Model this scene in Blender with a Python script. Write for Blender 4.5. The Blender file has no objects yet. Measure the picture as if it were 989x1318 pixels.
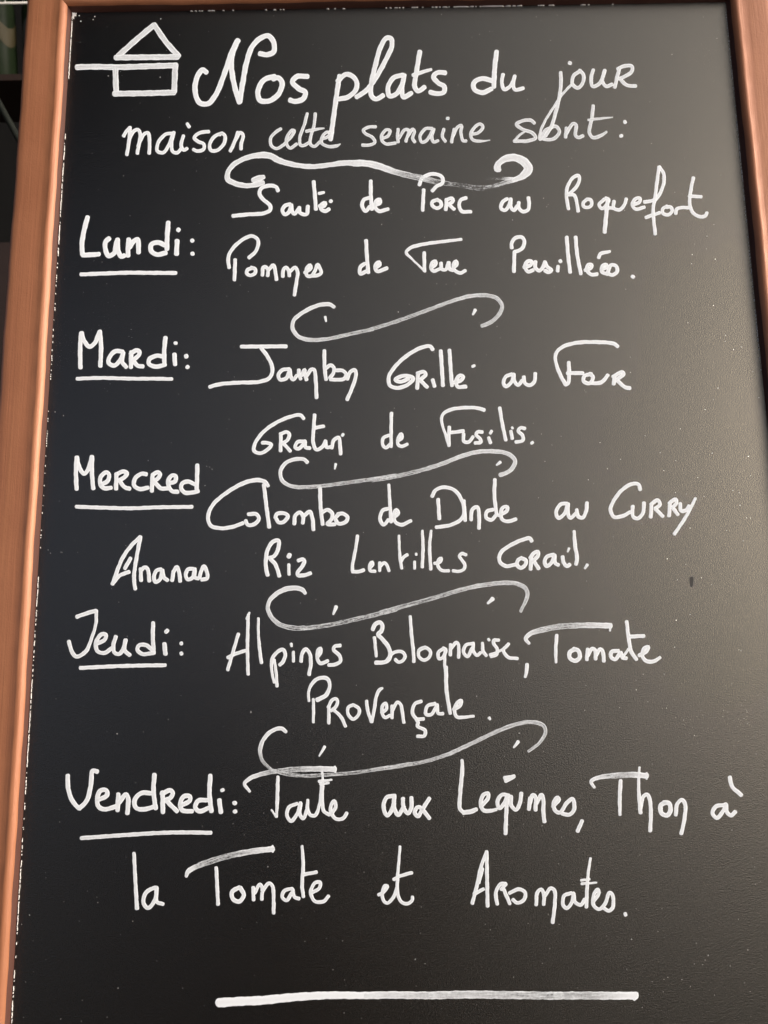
import bpy, math, random
from mathutils import Vector, Matrix
import numpy as np
random.seed(7)
sc = bpy.context.scene
col = sc.collection

# ------------------------------------------------------------------ camera, sky, sun, exposure
LEAN = math.radians(14.0)                 # the board leans back this much
ZTOP = 1.16                               # inner top edge of the frame, measured up the slope from the foot
PW, PH, FPX = 989.0, 1318.0, 1000.0       # photograph size and focal length in its pixels
CAM_UVN = Vector((-0.01740931802, -0.57421740992, 0.62598091620))   # camera in board axes (right, up, out)
CA, CB, CC_ = 0.1663327605, 0.0031037335, -0.0139536421
BOARD = Matrix.Rotation(-LEAN, 4, 'X')    # board axes: x right, y into the board, z up the slope
B2L = Matrix(((1, 0, 0), (0, 0, -1), (0, 1, 0)))                    # (right, up, out) -> board local
ROT = Matrix.Rotation(CA, 3, 'X') @ Matrix.Rotation(CB, 3, 'Y') @ Matrix.Rotation(CC_, 3, 'Z')
cam_local = B2L @ CAM_UVN + Vector((0, 0, ZTOP))
CAM_POS = BOARD @ cam_local
CAM_ROT = BOARD.to_3x3() @ B2L @ ROT
cd = bpy.data.cameras.new('camera')
cam = bpy.data.objects.new('camera', cd); col.objects.link(cam)
cam.matrix_world = Matrix.Translation(CAM_POS) @ CAM_ROT.to_4x4()
cd.sensor_fit = 'HORIZONTAL'; cd.sensor_width = 36.0; cd.lens = 36.0 * FPX / PW
cd.clip_start = 0.01; cd.clip_end = 1500
cd.dof.use_dof = True; cd.dof.focus_distance = 0.645; cd.dof.aperture_fstop = 15.0
sc.camera = cam

SUN_AZ, SUN_EL = 72.0, 24.0               # degrees to the right of the direction the board faces, and up
az, el = math.radians(SUN_AZ), math.radians(SUN_EL)
sun_dir = Vector((math.sin(az) * math.cos(el), -math.cos(az) * math.cos(el), math.sin(el)))
world = bpy.data.worlds.new('World'); sc.world = world; world.use_nodes = True
wn = world.node_tree; bg = wn.nodes['Background']
sky = wn.nodes.new('ShaderNodeTexSky'); sky.sky_type = 'NISHITA'; sky.sun_disc = False
sky.sun_elevation = el; sky.sun_rotation = math.atan2(sun_dir.x, sun_dir.y)
sky.air_density = 0.25; sky.dust_density = 5.0; sky.ozone_density = 0.5
wn.links.new(sky.outputs[0], bg.inputs[0]); bg.inputs[1].default_value = 0.13
sd = bpy.data.lights.new('sun', 'SUN'); sd.energy = 0.65; sd.angle = math.radians(110); sd.color = (1.0, 0.99, 0.97)
sun = bpy.data.objects.new('sun', sd); col.objects.link(sun)
sun.rotation_euler = sun_dir.to_track_quat('Z', 'Y').to_euler()
sc.view_settings.view_transform = 'Standard'; sc.view_settings.look = 'None'
sc.view_settings.gamma = 1.0; sc.view_settings.use_curve_mapping = False
sc.view_settings.exposure = 0.98
AW_X1, AW_DEP = -0.16, 1.95             # where the added, unseen awning ends, and how far it juts out

# ------------------------------------------------------------------ pixel -> place
def ray(x, y):
    return CAM_ROT @ Vector(((x - PW / 2) / FPX, -(y - PH / 2) / FPX, -1.0))
def on_board(x, y):                       # photo pixel -> (right, up the slope) on the panel surface
    d = ROT @ Vector(((x - PW / 2) / FPX, -(y - PH / 2) / FPX, -1.0))
    t = -CAM_UVN.z / d.z
    return CAM_UVN.x + t * d.x, ZTOP + CAM_UVN.y + t * d.y
def on_wall(x, y, Y):                     # photo pixel -> point on the vertical plane y = Y behind the board
    d = ray(x, y); t = (Y - CAM_POS.y) / d.y
    return CAM_POS + t * d

# ------------------------------------------------------------------ helpers
def put(o, parent=None, **p):
    col.objects.link(o)
    if parent: o.parent = parent
    for k, v in p.items(): o[k] = v
    return o
def mesh(name, verts, faces, mat, parent=None, smooth=False, **p):
    me = bpy.data.meshes.new(name); me.from_pydata([tuple(v) for v in verts], [], faces); me.update()
    if mat: me.materials.append(mat)
    if smooth: me.polygons.foreach_set('use_smooth', [True] * len(me.polygons))
    return put(bpy.data.objects.new(name, me), parent, **p)
def empty(name, loc=(0, 0, 0), **p):
    o = bpy.data.objects.new(name, None); o.location = loc; o.empty_display_size = 0.1
    return put(o, None, **p)
def box(c, s):
    v = [(c[0] + sx * s[0] / 2, c[1] + sy * s[1] / 2, c[2] + sz * s[2] / 2) for sx in (-1, 1) for sy in (-1, 1) for sz in (-1, 1)]
    f = [(0, 1, 3, 2), (4, 6, 7, 5), (0, 4, 5, 1), (2, 3, 7, 6), (0, 2, 6, 4), (1, 5, 7, 3)]
    return v, f
def tube(a, b, r, n=10):
    a, b = Vector(a), Vector(b); d = (b - a).normalized()
    s = d.orthogonal().normalized(); t = d.cross(s)
    v = []
    for p in (a, b):
        for k in range(n):
            w = 2 * math.pi * k / n; v.append(p + r * (math.cos(w) * s + math.sin(w) * t))
    f = [(k, (k + 1) % n, n + (k + 1) % n, n + k) for k in range(n)] + [tuple(range(n - 1, -1, -1)), tuple(range(n, 2 * n))]
    return v, f
def lathe(prof, n=32):
    v, f = [], []
    for r, z in prof:
        for k in range(n):
            w = 2 * math.pi * k / n; v.append((r * math.cos(w), r * math.sin(w), z))
    for i in range(len(prof) - 1):
        for k in range(n): f.append((i * n + k, i * n + (k + 1) % n, (i + 1) * n + (k + 1) % n, (i + 1) * n + k))
    return v, f

# ------------------------------------------------------------------ materials
def mat(name):
    m = bpy.data.materials.new(name); m.use_nodes = True
    return m, m.node_tree.nodes, m.node_tree.links, m.node_tree.nodes['Principled BSDF']
def nd(N, t, **kw):
    n = N.new(t)
    for k, v in kw.items(): setattr(n, k, v)
    return n
def noise(N, L, vec, scale, detail=3, rough=.55):
    n = nd(N, 'ShaderNodeTexNoise'); n.inputs['Scale'].default_value = scale
    n.inputs['Detail'].default_value = detail; n.inputs['Roughness'].default_value = rough
    if vec is not None: L.new(vec, n.inputs['Vector'])
    return n.outputs['Fac']
def ramp(N, L, fac, stops):
    r = nd(N, 'ShaderNodeValToRGB'); e = r.color_ramp.elements
    while len(e) < len(stops): e.new(.5)
    for k, (p, c) in enumerate(stops):
        e[k].position = p; e[k].color = (c, c, c, 1) if isinstance(c, (int, float)) else (*c, 1)
    L.new(fac, r.inputs[0]); return r.outputs[0]
def math_(N, L, op, a, b=None, c=None):
    m = nd(N, 'ShaderNodeMath', operation=op)
    for k, x in enumerate((a, b, c)):
        if x is None: continue
        if isinstance(x, (int, float)): m.inputs[k].default_value = x
        else: L.new(x, m.inputs[k])
    return m.outputs[0]
def mixc(N, L, fac, a, b):
    m = nd(N, 'ShaderNodeMix', data_type='RGBA')
    for s, x in (('Factor', fac), ('A', a), ('B', b)):
        i = m.inputs[0] if s == 'Factor' else m.inputs[6 if s == 'A' else 7]
        if isinstance(x, tuple): i.default_value = (*x, 1)
        elif isinstance(x, (int, float)): i.default_value = x
        else: L.new(x, i)
    return m.outputs[2]
def bump(N, L, h, strength, dist):
    b = nd(N, 'ShaderNodeBump'); b.inputs['Strength'].default_value = strength; b.inputs['Distance'].default_value = dist
    L.new(h, b.inputs['Height']); return b.outputs[0]
def plain(name, c, rough=.6, metallic=0, spec=.5):
    m, N, L, P = mat(name)
    tc = nd(N, 'ShaderNodeTexCoord').outputs['Object']
    n = noise(N, L, tc, 30, 4)
    L.new(mixc(N, L, n, tuple(x * .85 for x in c), tuple(min(1, x * 1.15) for x in c)), P.inputs['Base Color'])
    P.inputs['Roughness'].default_value = rough; P.inputs['Metallic'].default_value = metallic
    P.inputs['Specular IOR Level'].default_value = spec
    return m

PANEL_ROUGH, PANEL_IOR = 0.20, 2.05
# black slate-look panel: fine grain, wiped chalk film, dust
M_panel, N, L, P = mat('blackboard_laminate')
tc = nd(N, 'ShaderNodeTexCoord').outputs['Object']
film = noise(N, L, tc, 5.0, 5, .6)
mp = nd(N, 'ShaderNodeMapping'); L.new(tc, mp.inputs[0]); mp.inputs['Scale'].default_value = (1, 1, .25); mp.inputs['Rotation'].default_value = (0, .7, 0)
wipe = noise(N, L, mp.outputs[0], 22, 4, .6)
grain = noise(N, L, tc, 1900, 2, .7)
grain2 = noise(N, L, tc, 900, 2, .6)
filmf = math_(N, L, 'MULTIPLY', ramp(N, L, film, [(.38, 0.0), (.75, 1.0)]), ramp(N, L, wipe, [(.35, .25), (.7, 1.0)]))
base = mixc(N, L, filmf, (.0022, .0021, .0019), (.0042, .0041, .0038))
vor = nd(N, 'ShaderNodeTexVoronoi'); vor.inputs['Scale'].default_value = 210; L.new(tc, vor.inputs['Vector'])
dot = ramp(N, L, vor.outputs['Distance'], [(.05, 1.0), (.12, 0.0)])
sep = nd(N, 'ShaderNodeSeparateColor'); L.new(vor.outputs['Color'], sep.inputs[0])
pick = ramp(N, L, sep.outputs[0], [(.93, 0.0), (.99, 1.0)])
dust = math_(N, L, 'MULTIPLY', dot, pick)
base = mixc(N, L, math_(N, L, 'MULTIPLY', dust, .5), base, (.30, .30, .28))
r0 = math_(N, L, 'MULTIPLY_ADD', film, .05, PANEL_ROUGH)
rr = math_(N, L, 'MULTIPLY_ADD', grain2, .06, r0)
h = math_(N, L, 'ADD', grain, math_(N, L, 'MULTIPLY', grain2, 1.4))
bn = bump(N, L, h, .32, .0006)
N.remove(P)
dif = nd(N, 'ShaderNodeBsdfDiffuse'); L.new(base, dif.inputs['Color']); L.new(bn, dif.inputs['Normal'])
glo = nd(N, 'ShaderNodeBsdfAnisotropic', distribution='BECKMANN'); L.new(rr, glo.inputs['Roughness']); L.new(bn, glo.inputs['Normal'])
glo.inputs['Color'].default_value = (1, .93, .77, 1)
fr = nd(N, 'ShaderNodeFresnel'); fr.inputs['IOR'].default_value = PANEL_IOR
mx = nd(N, 'ShaderNodeMixShader'); L.new(fr.outputs[0], mx.inputs[0]); L.new(dif.outputs[0], mx.inputs[1]); L.new(glo.outputs[0], mx.inputs[2])
L.new(mx.outputs[0], N['Material Output'].inputs['Surface'])

# copper-brown painted wood
def wood_paint(name, axis):
    m, N, L, P = mat(name)
    tc = nd(N, 'ShaderNodeTexCoord').outputs['Object']
    mp = nd(N, 'ShaderNodeMapping'); L.new(tc, mp.inputs[0])
    mp.inputs['Scale'].default_value = (1, 1, .02) if axis == 'z' else (.02, 1, 1)
    g = noise(N, L, mp.outputs[0], 620, 3, .6)
    g2 = noise(N, L, mp.outputs[0], 160, 3, .6)
    blot = noise(N, L, tc, 16, 5, .6)
    c = mixc(N, L, blot, (.31, .123, .054), (.42, .176, .080))
    c = mixc(N, L, math_(N, L, 'MULTIPLY', ramp(N, L, g2, [(.42, 1.0), (.62, 0.0)]), .24), c, (.28, .098, .048))
    v = nd(N, 'ShaderNodeTexVoronoi'); v.inputs['Scale'].default_value = 85; L.new(tc, v.inputs['Vector'])
    s = nd(N, 'ShaderNodeSeparateColor'); L.new(v.outputs['Color'], s.inputs[0])
    sp = math_(N, L, 'MULTIPLY', ramp(N, L, v.outputs['Distance'], [(.04, 1.0), (.09, 0.0)]), ramp(N, L, s.outputs[1], [(.95, 0.0), (.98, 1.0)]))
    c = mixc(N, L, math_(N, L, 'MULTIPLY', sp, .8), c, (.75, .68, .6))
    L.new(c, P.inputs['Base Color'])
    P.inputs['Metallic'].default_value = .18
    L.new(math_(N, L, 'MULTIPLY_ADD', blot, .12, .38), P.inputs['Roughness'])
    fine = noise(N, L, tc, 700, 2, .6)
    h = math_(N, L, 'ADD', math_(N, L, 'ADD', g, math_(N, L, 'MULTIPLY', g2, 1.5)), math_(N, L, 'MULTIPLY', fine, .5))
    h = math_(N, L, 'ADD', h, math_(N, L, 'MULTIPLY', noise(N, L, tc, 90, 3), 1.2))
    L.new(bump(N, L, h, .26, .0007), P.inputs['Normal'])
    return m
M_wood_z = wood_paint('copper_paint_upright', 'z')
M_wood_x = wood_paint('copper_paint_cross', 'x')
M_rebate = plain('dark_brown_rebate', (.075, .026, .016), .6)  # darker brown for the inner wall faces of the rails

# white marker paint: streaked film, thicker at the edges, breaking up where the pen ran dry
M_mark, N, L, P = mat('white_marker_paint')
uv = nd(N, 'ShaderNodeUVMap', uv_map='stroke').outputs[0]
cov = nd(N, 'ShaderNodeAttribute', attribute_name='cover').outputs['Fac']
su = nd(N, 'ShaderNodeSeparateXYZ'); L.new(uv, su.inputs[0])
cmb = nd(N, 'ShaderNodeCombineXYZ')
L.new(math_(N, L, 'MULTIPLY', su.outputs[0], .028), cmb.inputs[0]); L.new(math_(N, L, 'MULTIPLY', su.outputs[1], 1.6), cmb.inputs[1])
streak = noise(N, L, cmb.outputs[0], 1.6, 3, .6)
tc = nd(N, 'ShaderNodeTexCoord').outputs['Object']
spk = noise(N, L, tc, 520, 3, .65)
edge = math_(N, L, 'POWER', math_(N, L, 'ABSOLUTE', su.outputs[1]), 4.0)
n = math_(N, L, 'ADD', math_(N, L, 'MULTIPLY', streak, .68), math_(N, L, 'MULTIPLY', spk, .32))
n = math_(N, L, 'MULTIPLY_ADD', math_(N, L, 'SUBTRACT', n, .5), 3.0, .5)
thin = math_(N, L, 'MULTIPLY', math_(N, L, 'SUBTRACT', 1.04, cov), math_(N, L, 'MULTIPLY_ADD', n, 2.1, .30))
a = math_(N, L, 'SUBTRACT', 1.0, thin)
a = math_(N, L, 'ADD', a, math_(N, L, 'MULTIPLY', edge, math_(N, L, 'MULTIPLY', cov, .52)))
cl = nd(N, 'ShaderNodeClamp'); L.new(a, cl.inputs[0]); cl.inputs[1].default_value = .0
L.new(cl.outputs[0], P.inputs['Alpha'])
L.new(mixc(N, L, streak, (.80, .85, .855), (.86, .90, .895)), P.inputs['Base Color'])
P.inputs['Roughness'].default_value = .6; P.inputs['Specular IOR Level'].default_value = .35
L.new(bump(N, L, math_(N, L, 'ADD', streak, spk), .12, .0002), P.inputs['Normal'])
M_chalk = plain('white_paint_residue', (.74, .73, .70), .7)
M_chip = plain('dark_chip', (.04, .038, .034), .8)

# ------------------------------------------------------------------ the menu board
board = empty('menu_board', (0, 0, 0), label='black menu chalkboard in a copper-brown wooden frame with white French handwriting', category='menu board')
board.rotation_euler = (-LEAN, 0, 0)
HW = 0.300                                # half of the clear width between the rails
ZB = 0.10                                 # inner bottom edge
v, f = box((0, .004, (ZTOP + ZB) / 2), (2 * HW + .012, .008, ZTOP - ZB + .012))
panel = mesh('panel', v, f, M_panel, board, label='black matt writing panel with dust specks')

# frame profile: (distance outward from the clear opening, height above the panel)
def profile(seed):
    pts = [(0.0, -.006), (0.0, .0002), (.0017, .0054), (.0022, .0066), (.0033, .0078), (.0047, .0088), (.0062, .0093), (.0076, .0092), (.0086, .0087),
           (.0150, .00905), (.030, .0091), (.0345, .0089), (.0366, .0080), (.0383, .0060), (.0392, .0035), (.0394, .001), (.0394, -.018), (.002, -.018), (.002, -.009)]
    return pts
def rail(name, a, b, out, mitre, material, label, seed, extend=(0, 0)):
    """a, b: (x, z) ends of the inner edge; out: unit vector away from the panel; mitred at each end where mitre is 1"""
    rng = random.Random(seed); prof = profile(seed)
    ax, az_ = a; bx, bz = b; Lg = math.hypot(bx - ax, bz - az_); dx, dz = (bx - ax) / Lg, (bz - az_) / Lg
    n = max(2, int(Lg / .006)); V, F = [], []
    ph = [rng.uniform(0, 6.28) for _ in range(6)]
    for i in range(n + 1):
        t = i / n
        for k, (o, hh) in enumerate(prof):
            s0 = -o * mitre[0] - extend[0]; s1 = Lg + o * mitre[1] + extend[1]
            s = s0 + (s1 - s0) * t
            wob = .00022 * math.sin(s * 23 + ph[0] + k * .15) + .00016 * math.sin(s * 71 + ph[1]) + .0001 * math.sin(s * 190 + ph[2] + k)
            if 2 <= k <= 16: hh = hh + wob * .6 + rng.uniform(-.00004, .00004)
            oo = o + (wob if 2 <= k <= 16 else 0)
            V.append((ax + dx * s + out[0] * oo, -hh, az_ + dz * s + out[1] * oo))
    m = len(prof)
    for i in range(n):
        for k in range(m):
            q = (i * m + k, i * m + (k + 1) % m, (i + 1) * m + (k + 1) % m, (i + 1) * m + k)
            F.append(q)
    F += [tuple(range(m - 1, -1, -1)), tuple(range(n * m, n * m + m))]
    o = mesh(name, V, F, material, board, smooth=True, label=label)
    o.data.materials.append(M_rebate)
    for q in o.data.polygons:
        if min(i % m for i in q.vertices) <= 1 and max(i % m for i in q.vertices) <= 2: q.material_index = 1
    import bmesh
    bm = bmesh.new(); bm.from_mesh(o.data); bmesh.ops.recalc_face_normals(bm, faces=bm.faces); bm.to_mesh(o.data); bm.free()
    o.data.set_sharp_from_angle(angle=math.radians(38))
    return o
rail('frame_stile', (-HW, ZB), (-HW, ZTOP), (-1, 0), (1, 1), M_wood_z, 'copper-brown frame upright catching light on its bead', 1)
rail('frame_stile', (HW, ZB), (HW, ZTOP), (1, 0), (1, 1), M_wood_z, 'copper-brown frame upright with a shaded inner bead', 2)
rail('frame_rail', (-HW, ZTOP), (HW, ZTOP), (0, 1), (1, 1), M_wood_x, 'copper-brown top rail of the frame with chipped paint', 3)
rail('frame_rail', (-HW, ZB), (HW, ZB), (0, -1), (1, 1), M_wood_x, 'copper-brown bottom rail of the frame', 4)
for s in (-1, 1):                         # feet below the frame and the struts of the rear leg
    v, f = box((s * (HW + .02), .006, .029), (.036, .022, .062)); mesh('foot', v, f, M_wood_z, board)
for s in (-1, 1):
    a = Vector((s * (HW + .02), .022, ZTOP + .02)); b = BOARD.inverted() @ Vector((s * (HW + .02), .62, .01))
    d = (b - a); Lg = d.length; v, f = box((0, 0, 0), (.034, .02, Lg)); q = d.to_track_quat('Z', 'Y')
    mesh('rear_leg', [q @ Vector(p) + (a + b) / 2 for p in v], f, M_wood_z, board)

# ------------------------------------------------------------------ handwriting
TILES = dict(A=(0, 0, 250), B=(240, 20, 300), C=(540, 20, 300), D=(280, 190, 200), E=(450, 190, 250), F=(680, 190, 250),
    G=(80, 270, 200), H=(80, 415, 200), I=(260, 370, 220), J=(450, 370, 220), K=(630, 420, 220), L=(310, 510, 200), M=(480, 510, 220),
    N=(80, 580, 200), O=(250, 600, 230), P=(470, 610, 220), Q=(690, 620, 220), R=(130, 680, 160), S=(320, 680, 160), T=(440, 670, 180),
    U=(620, 670, 160), V=(640, 295, 190), W=(355, 230, 160), X=(155, 140, 180), Y=(330, 130, 160), Z=(455, 130, 190), a=(640, 70, 190),
    b=(520, 220, 180), c=(510, 310, 180), d=(330, 460, 150), e=(330, 735, 180), f=(490, 735, 210), g=(280, 780, 140), h=(500, 800, 180),
    i=(660, 780, 210), j=(380, 860, 270), k=(390, 880, 140), l=(310, 915, 220), m=(480, 915, 240), n=(380, 1000, 200), o=(570, 960, 200),
    p=(750, 970, 220), q=(150, 1070, 290), r=(470, 1080, 180), s=(590, 1080, 240), t=(260, 1250, 300), u=(540, 1250, 300), v=(70, 970, 250), w=(70, 770, 220))
# each entry: object name, label, [(tile, pen width in tile pixels, cover, strokes)]; a third number on a point scales the width there
INK = []
def ink(name, label, *runs): INK.append((name, label, runs))
ink('pot_drawing', 'white marker drawing of a house-shaped pot with a long handle',
    ('A', 31, .86, '590,292 700,291 905,289|602,284 690,205 782,128|785,125 850,218 910,284|392,341 480,339 600,341 740,337 898,332|588,348 590,420 592,474|582,476 740,474 886,470|893,332 890,400 887,466'))
ink('written_word', 'white handwritten word Nos with a curled capital',
    ('B', 24, .97, '85,240 68,230 45,262 37,320 55,368 90,374 125,335 160,250 195,150 219,104|215,108 192,180 195,250 210,320 225,368|226,366 240,280 255,200 280,130 320,92 350,86 372,118 370,153 345,165 312,161|375,258 330,272 304,320 312,358 350,362 393,330 406,282 388,263 368,268|514,258 470,258 450,280 475,308 505,325 498,350 465,364 440,358'))
ink('written_word', 'white handwritten word plats',
    ('B', 22, .95, '650,255 640,320 625,430 612,525|642,278 680,248 718,270 722,308 690,343 648,354|722,345 760,320 800,270 850,180 873,125 868,97 850,94 825,132 800,220 785,290 785,338 805,354 835,338|920,252 882,262 857,300 862,340 890,333 918,290|925,252 915,310 922,345 955,328'),
    ('C', 22, .95, '2,152 -14,250 -20,298 -6,320 22,303|-27,252,.8 10,240,.8 50,228,.6|110,242 75,242 60,260 80,285 105,300 105,323 75,331 46,324'))
ink('written_word', 'white handwritten word du',
    ('C', 22, .95, '308,275 262,267 230,287 236,315 270,326 306,310|328,152 320,220 316,302'),
    ('a', 27, .95, '40,133 32,190 50,234 85,215 110,178|119,143 108,200 122,236 176,225'))
ink('written_word', 'white handwritten word jour with a long looped j',
    ('a', 26, .88, '427,120 428,200 415,300 390,400 365,480 325,545|322,548,.7 287,570,.7 290,520,.7 325,440,.7 375,360,.7 435,270,.7 498,202,.7|484,55 493,59|560,107 512,145 506,198 540,224 575,190 578,132 552,106|645,102 631,160 642,214 690,190 720,112|723,105 706,180 732,212 772,200|822,90 805,150 790,220|808,96 860,75 905,80 905,110 860,145 815,162|826,165 870,205 930,211'))
ink('written_word', 'white handwritten word maison',
    ('X', 27, .97, '22,192 42,160 66,132|68,130 62,220 46,324|60,225 92,160 125,147 140,172 120,315|124,265 165,182 195,168 206,220 204,315|375,172 320,180 267,240 262,298 300,310 340,262 374,170|379,165 362,240 370,300 400,311 432,278|446,190 430,260 450,292 472,280|473,105 487,127|626,160 560,170 522,205 550,230 590,250 590,284 540,298 517,286|722,172 672,190 632,250 642,294 690,290 735,240 740,192 715,172 702,182|832,165 805,240 778,298|808,232 848,168 868,182 855,250 853,284'))
ink('written_word', 'thin greyish handwritten word cette',
    ('Y', 27, .86, '196,220 150,250 113,300 121,354 160,378 215,350|215,350 280,280 303,236 285,232 247,280 241,340 270,374 322,340|405,98 385,180 347,290 352,350 382,352 425,325|470,98 460,190 432,290 432,345 462,360 505,325|398,240 470,226 540,215,.4|520,302 565,286 590,252 562,247 522,290 522,335 570,360 640,356 668,340,.4'))
ink('written_word', 'thin greyish handwritten word semaine',
    ('Z', 23, .86, '150,172 110,172 66,196 80,216 130,245 144,275 110,294 60,294|190,252 235,230 245,197 220,192 192,225 192,265 222,287 282,280|300,187 296,240 300,275|305,248 345,192 370,194 352,270|362,240 398,188 410,202 397,250 412,274|528,182 482,186 447,235 457,274 490,264 530,197|540,187 526,240 537,274 567,264|606,187 597,240 617,270|628,115 637,116|677,187 666,230 659,275|665,240 700,172 724,163 721,210 735,264 756,267|787,222 840,210 868,172 850,152 812,176 787,220 797,256 840,268,.9 915,262,.3'))
ink('written_word', 'thin greyish handwritten word sont with a colon',
    ('a', 25, .83, '250,460 225,440 170,445 131,466 160,495 240,528 258,558 210,578 115,580|120,574,.7 150,540,.7 188,516,.5|370,486 322,510 302,555 330,570 388,560 418,516 400,484 365,481|465,492 460,554|463,532 510,463 530,473 525,540 545,556 576,545|645,342 635,430 619,520 640,555 690,546 734,518,.7|612,438,.7 700,428,.7 775,420,.3'),
    ('a', 26, .95, '856,448 860,456|828,546 837,544'))
ink('flourish', 'broad white wavy flourish that runs dry beneath the title',
    ('D', 34, .90, '228,206,1.1 262,195,1.2 294,186,.9|290,222 240,236,1 180,241,1 110,226,1.1 66,200,1.1 66,160 100,110 180,66 260,48,1.2 330,50,1.3 400,84,1.2 500,110 600,120 700,111,.95 800,97,1.1 900,98,1.2 985,102,1.2'),
    ('E', 36, .88, '20,79 80,79 150,94,1.05 230,122,.9 310,143,.9 380,157,.9'),
    ('E', 32, .56, '370,155 450,174,.9 520,186,.7'),
    ('E', 26, .36, '510,184,.7 580,193,.9 650,205,1 720,201,1 780,183,.9'),
    ('E', 34, .50, '740,194,.5 800,174,.7 850,160,.9'),
    ('E', 42, .90, '835,165,.5 880,145,.9 912,108,1.2 890,72,1.1 840,50,1 790,58,.9 757,85,.8 755,108,.95 764,113,.6'),
    ('E', 14, .18, '698,159 760,156 832,156'))
ink('written_word', 'white handwritten day name Lundi with a colon',
    ('G', 33, 1.0, '162,46 140,130 126,220 130,284|130,288 180,286 234,282|300,182 277,202 277,258 297,293 330,276 347,202|353,188 357,260 376,297 396,290|425,187 420,240 419,292|425,242 460,196 480,187 486,220 486,272|652,225 612,207 567,222 567,260 600,284 660,274|676,80 669,170 667,250|732,196 728,282|738,126 742,129|826,194,.9 831,197,.9|827,280,.9 833,279,.9'))
ink('underline', 'straight white stroke under the word Lundi', ('G', 27, .98, '120,411 300,404 420,400 560,401 724,402'))
ink('written_word', 'white handwritten word Saute with accent marks and long capital',
    ('D', 27, .99, '385,274 374,250 340,241 282,256 267,290 290,328 335,368 334,398 290,418 200,424 98,434'),
    ('W', 33, .99, '115,202 77,212 53,250 70,283 105,264 125,206|126,210 130,258 150,278 182,240|188,228 192,268 220,283 248,278 256,218|302,22 311,120 320,243|345,116,.9 384,109,.7|347,216 385,216 394,192 365,202 361,240 395,258 424,240|436,176 441,181'))
ink('written_word', 'short white word de before Porc', ('W', 33, .99, '742,152 702,166 688,215 715,257 748,222|757,17 757,120 766,243|792,206 828,196 828,164 800,177 793,230 825,257 894,240'))
ink('written_word', 'white handwritten word Porc crossing the dry end of the flourish',
    ('b', 28, .99, '110,98 125,56 170,27 230,22 273,47 273,84 230,110 201,140|140,132 133,278|240,202 202,217 202,244 235,263 264,244 259,216 236,205|302,200 297,274|297,207 340,192 349,210 315,236|317,236 356,270|441,190 402,205 392,250 410,284 474,288'))
ink('written_word', 'short white word au after Porc', ('b', 28, .99, '732,196 697,220 688,264 715,278 745,240 756,196|757,202 757,255 780,278 803,246|812,222 816,264 842,287 880,272 886,235 882,188'))
ink('written_word', 'white handwritten word Roquefort with a tall looped f',
    ('F', 19, .95, '206,312 197,260 196,220 211,176 236,147 257,142 261,166 245,200 215,230 196,241|206,240 234,241 246,270 255,324|300,262 282,280 282,299 305,304 324,290 319,266 300,262|388,262 362,290 376,310 400,290 411,264 395,256|405,267,1.1 398,340,1.2 390,430,1.2|393,312 418,306 432,308|437,272 437,308 465,316 490,292 500,260|530,291 568,276 570,257 546,261 531,290 546,312 592,303|592,276 630,270 652,256|668,97 690,130 691,180 668,240 640,275|667,98 656,180 646,260 637,310 641,380 648,440|600,355 640,341 670,331|708,297 686,312 687,334 715,341 734,322 726,302 705,302|752,335 757,312 782,305 816,305|842,152 830,210 823,280 836,325 870,350 904,346 911,331|820,246 882,250'))
ink('written_word', 'white handwritten word Pommes with a long final m stroke',
    ('D', 25, .97, '74,764 69,700 91,650 150,592 215,562 254,581 259,620 240,664 200,700|113,712 108,842|225,767 192,776 187,800 210,813 238,800 240,772 215,762|286,812 291,764 302,757 320,772 320,815|326,778 355,747 365,770 376,840|416,820 420,776 436,762 455,785 457,816|465,785 495,762 510,790 502,860 490,938|556,796 594,767 590,747 567,772 570,814 600,815 622,780 638,744 650,762 660,796 640,812 600,815'))
ink('written_word', 'short white word de before Terre', ('E', 21, .97, '78,590 54,610 56,642 88,628|85,472 88,540 96,636|130,612 155,596 150,582 131,602 141,629 191,613'))
ink('written_word', 'white handwritten word Terre with a swept-back T bar',
    ('c', 27, .97, '462,-11,.8 350,2,.9 200,22 104,48 72,80,.9 120,135,.6 175,188,.6 205,216,.8|199,82 201,212|245,191 280,166 279,143 257,152 247,190 266,213 308,198|318,156 324,200 350,203 372,152|374,152 380,200 402,208|402,192 430,166 424,143 406,162 416,209 456,226 490,210'))
ink('written_word', 'white handwritten word Persillees with an accent and a full stop',
    ('V', 27, .97, '99,125 98,92 121,60 165,52 183,80 175,118 146,143 118,150|117,152 113,284|180,254 224,240 233,217 210,212 187,245 206,283 242,274|257,216 258,258 282,278 310,250 321,217|322,222 336,250 364,274 346,288 321,276|409,248 406,280|423,210 427,217|467,52 475,160 490,288|527,52 536,160 562,299|590,274 629,260 634,238 611,238 602,270 630,303 671,300|681,190 692,166 756,148,.8|697,270 733,256 733,237 707,246 703,285 740,300|738,298 765,240 798,246 804,285 775,306 742,296|906,315 914,321'))
ink('flourish', 'thin white S-shaped flourish with two dots above Jambon',
    ('I', 25, .90, '765,112,.9 740,98 680,101 590,141 531,191,.95 526,240 560,284 620,302 720,298,.9 830,276,.85'),
    ('I', 22, .66, '815,279 900,260 989,241'), ('J', 22, .64, '120,243 220,212 300,186 450,131 600,76 660,58'),
    ('J', 24, .72, '640,64 700,49 800,46 858,66 884,110 860,163 812,204 767,222'),
    ('I', 19, .97, '714,170,.9 718,196,.6'), ('J', 22, .97, '728,130 714,156,.6'))
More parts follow.
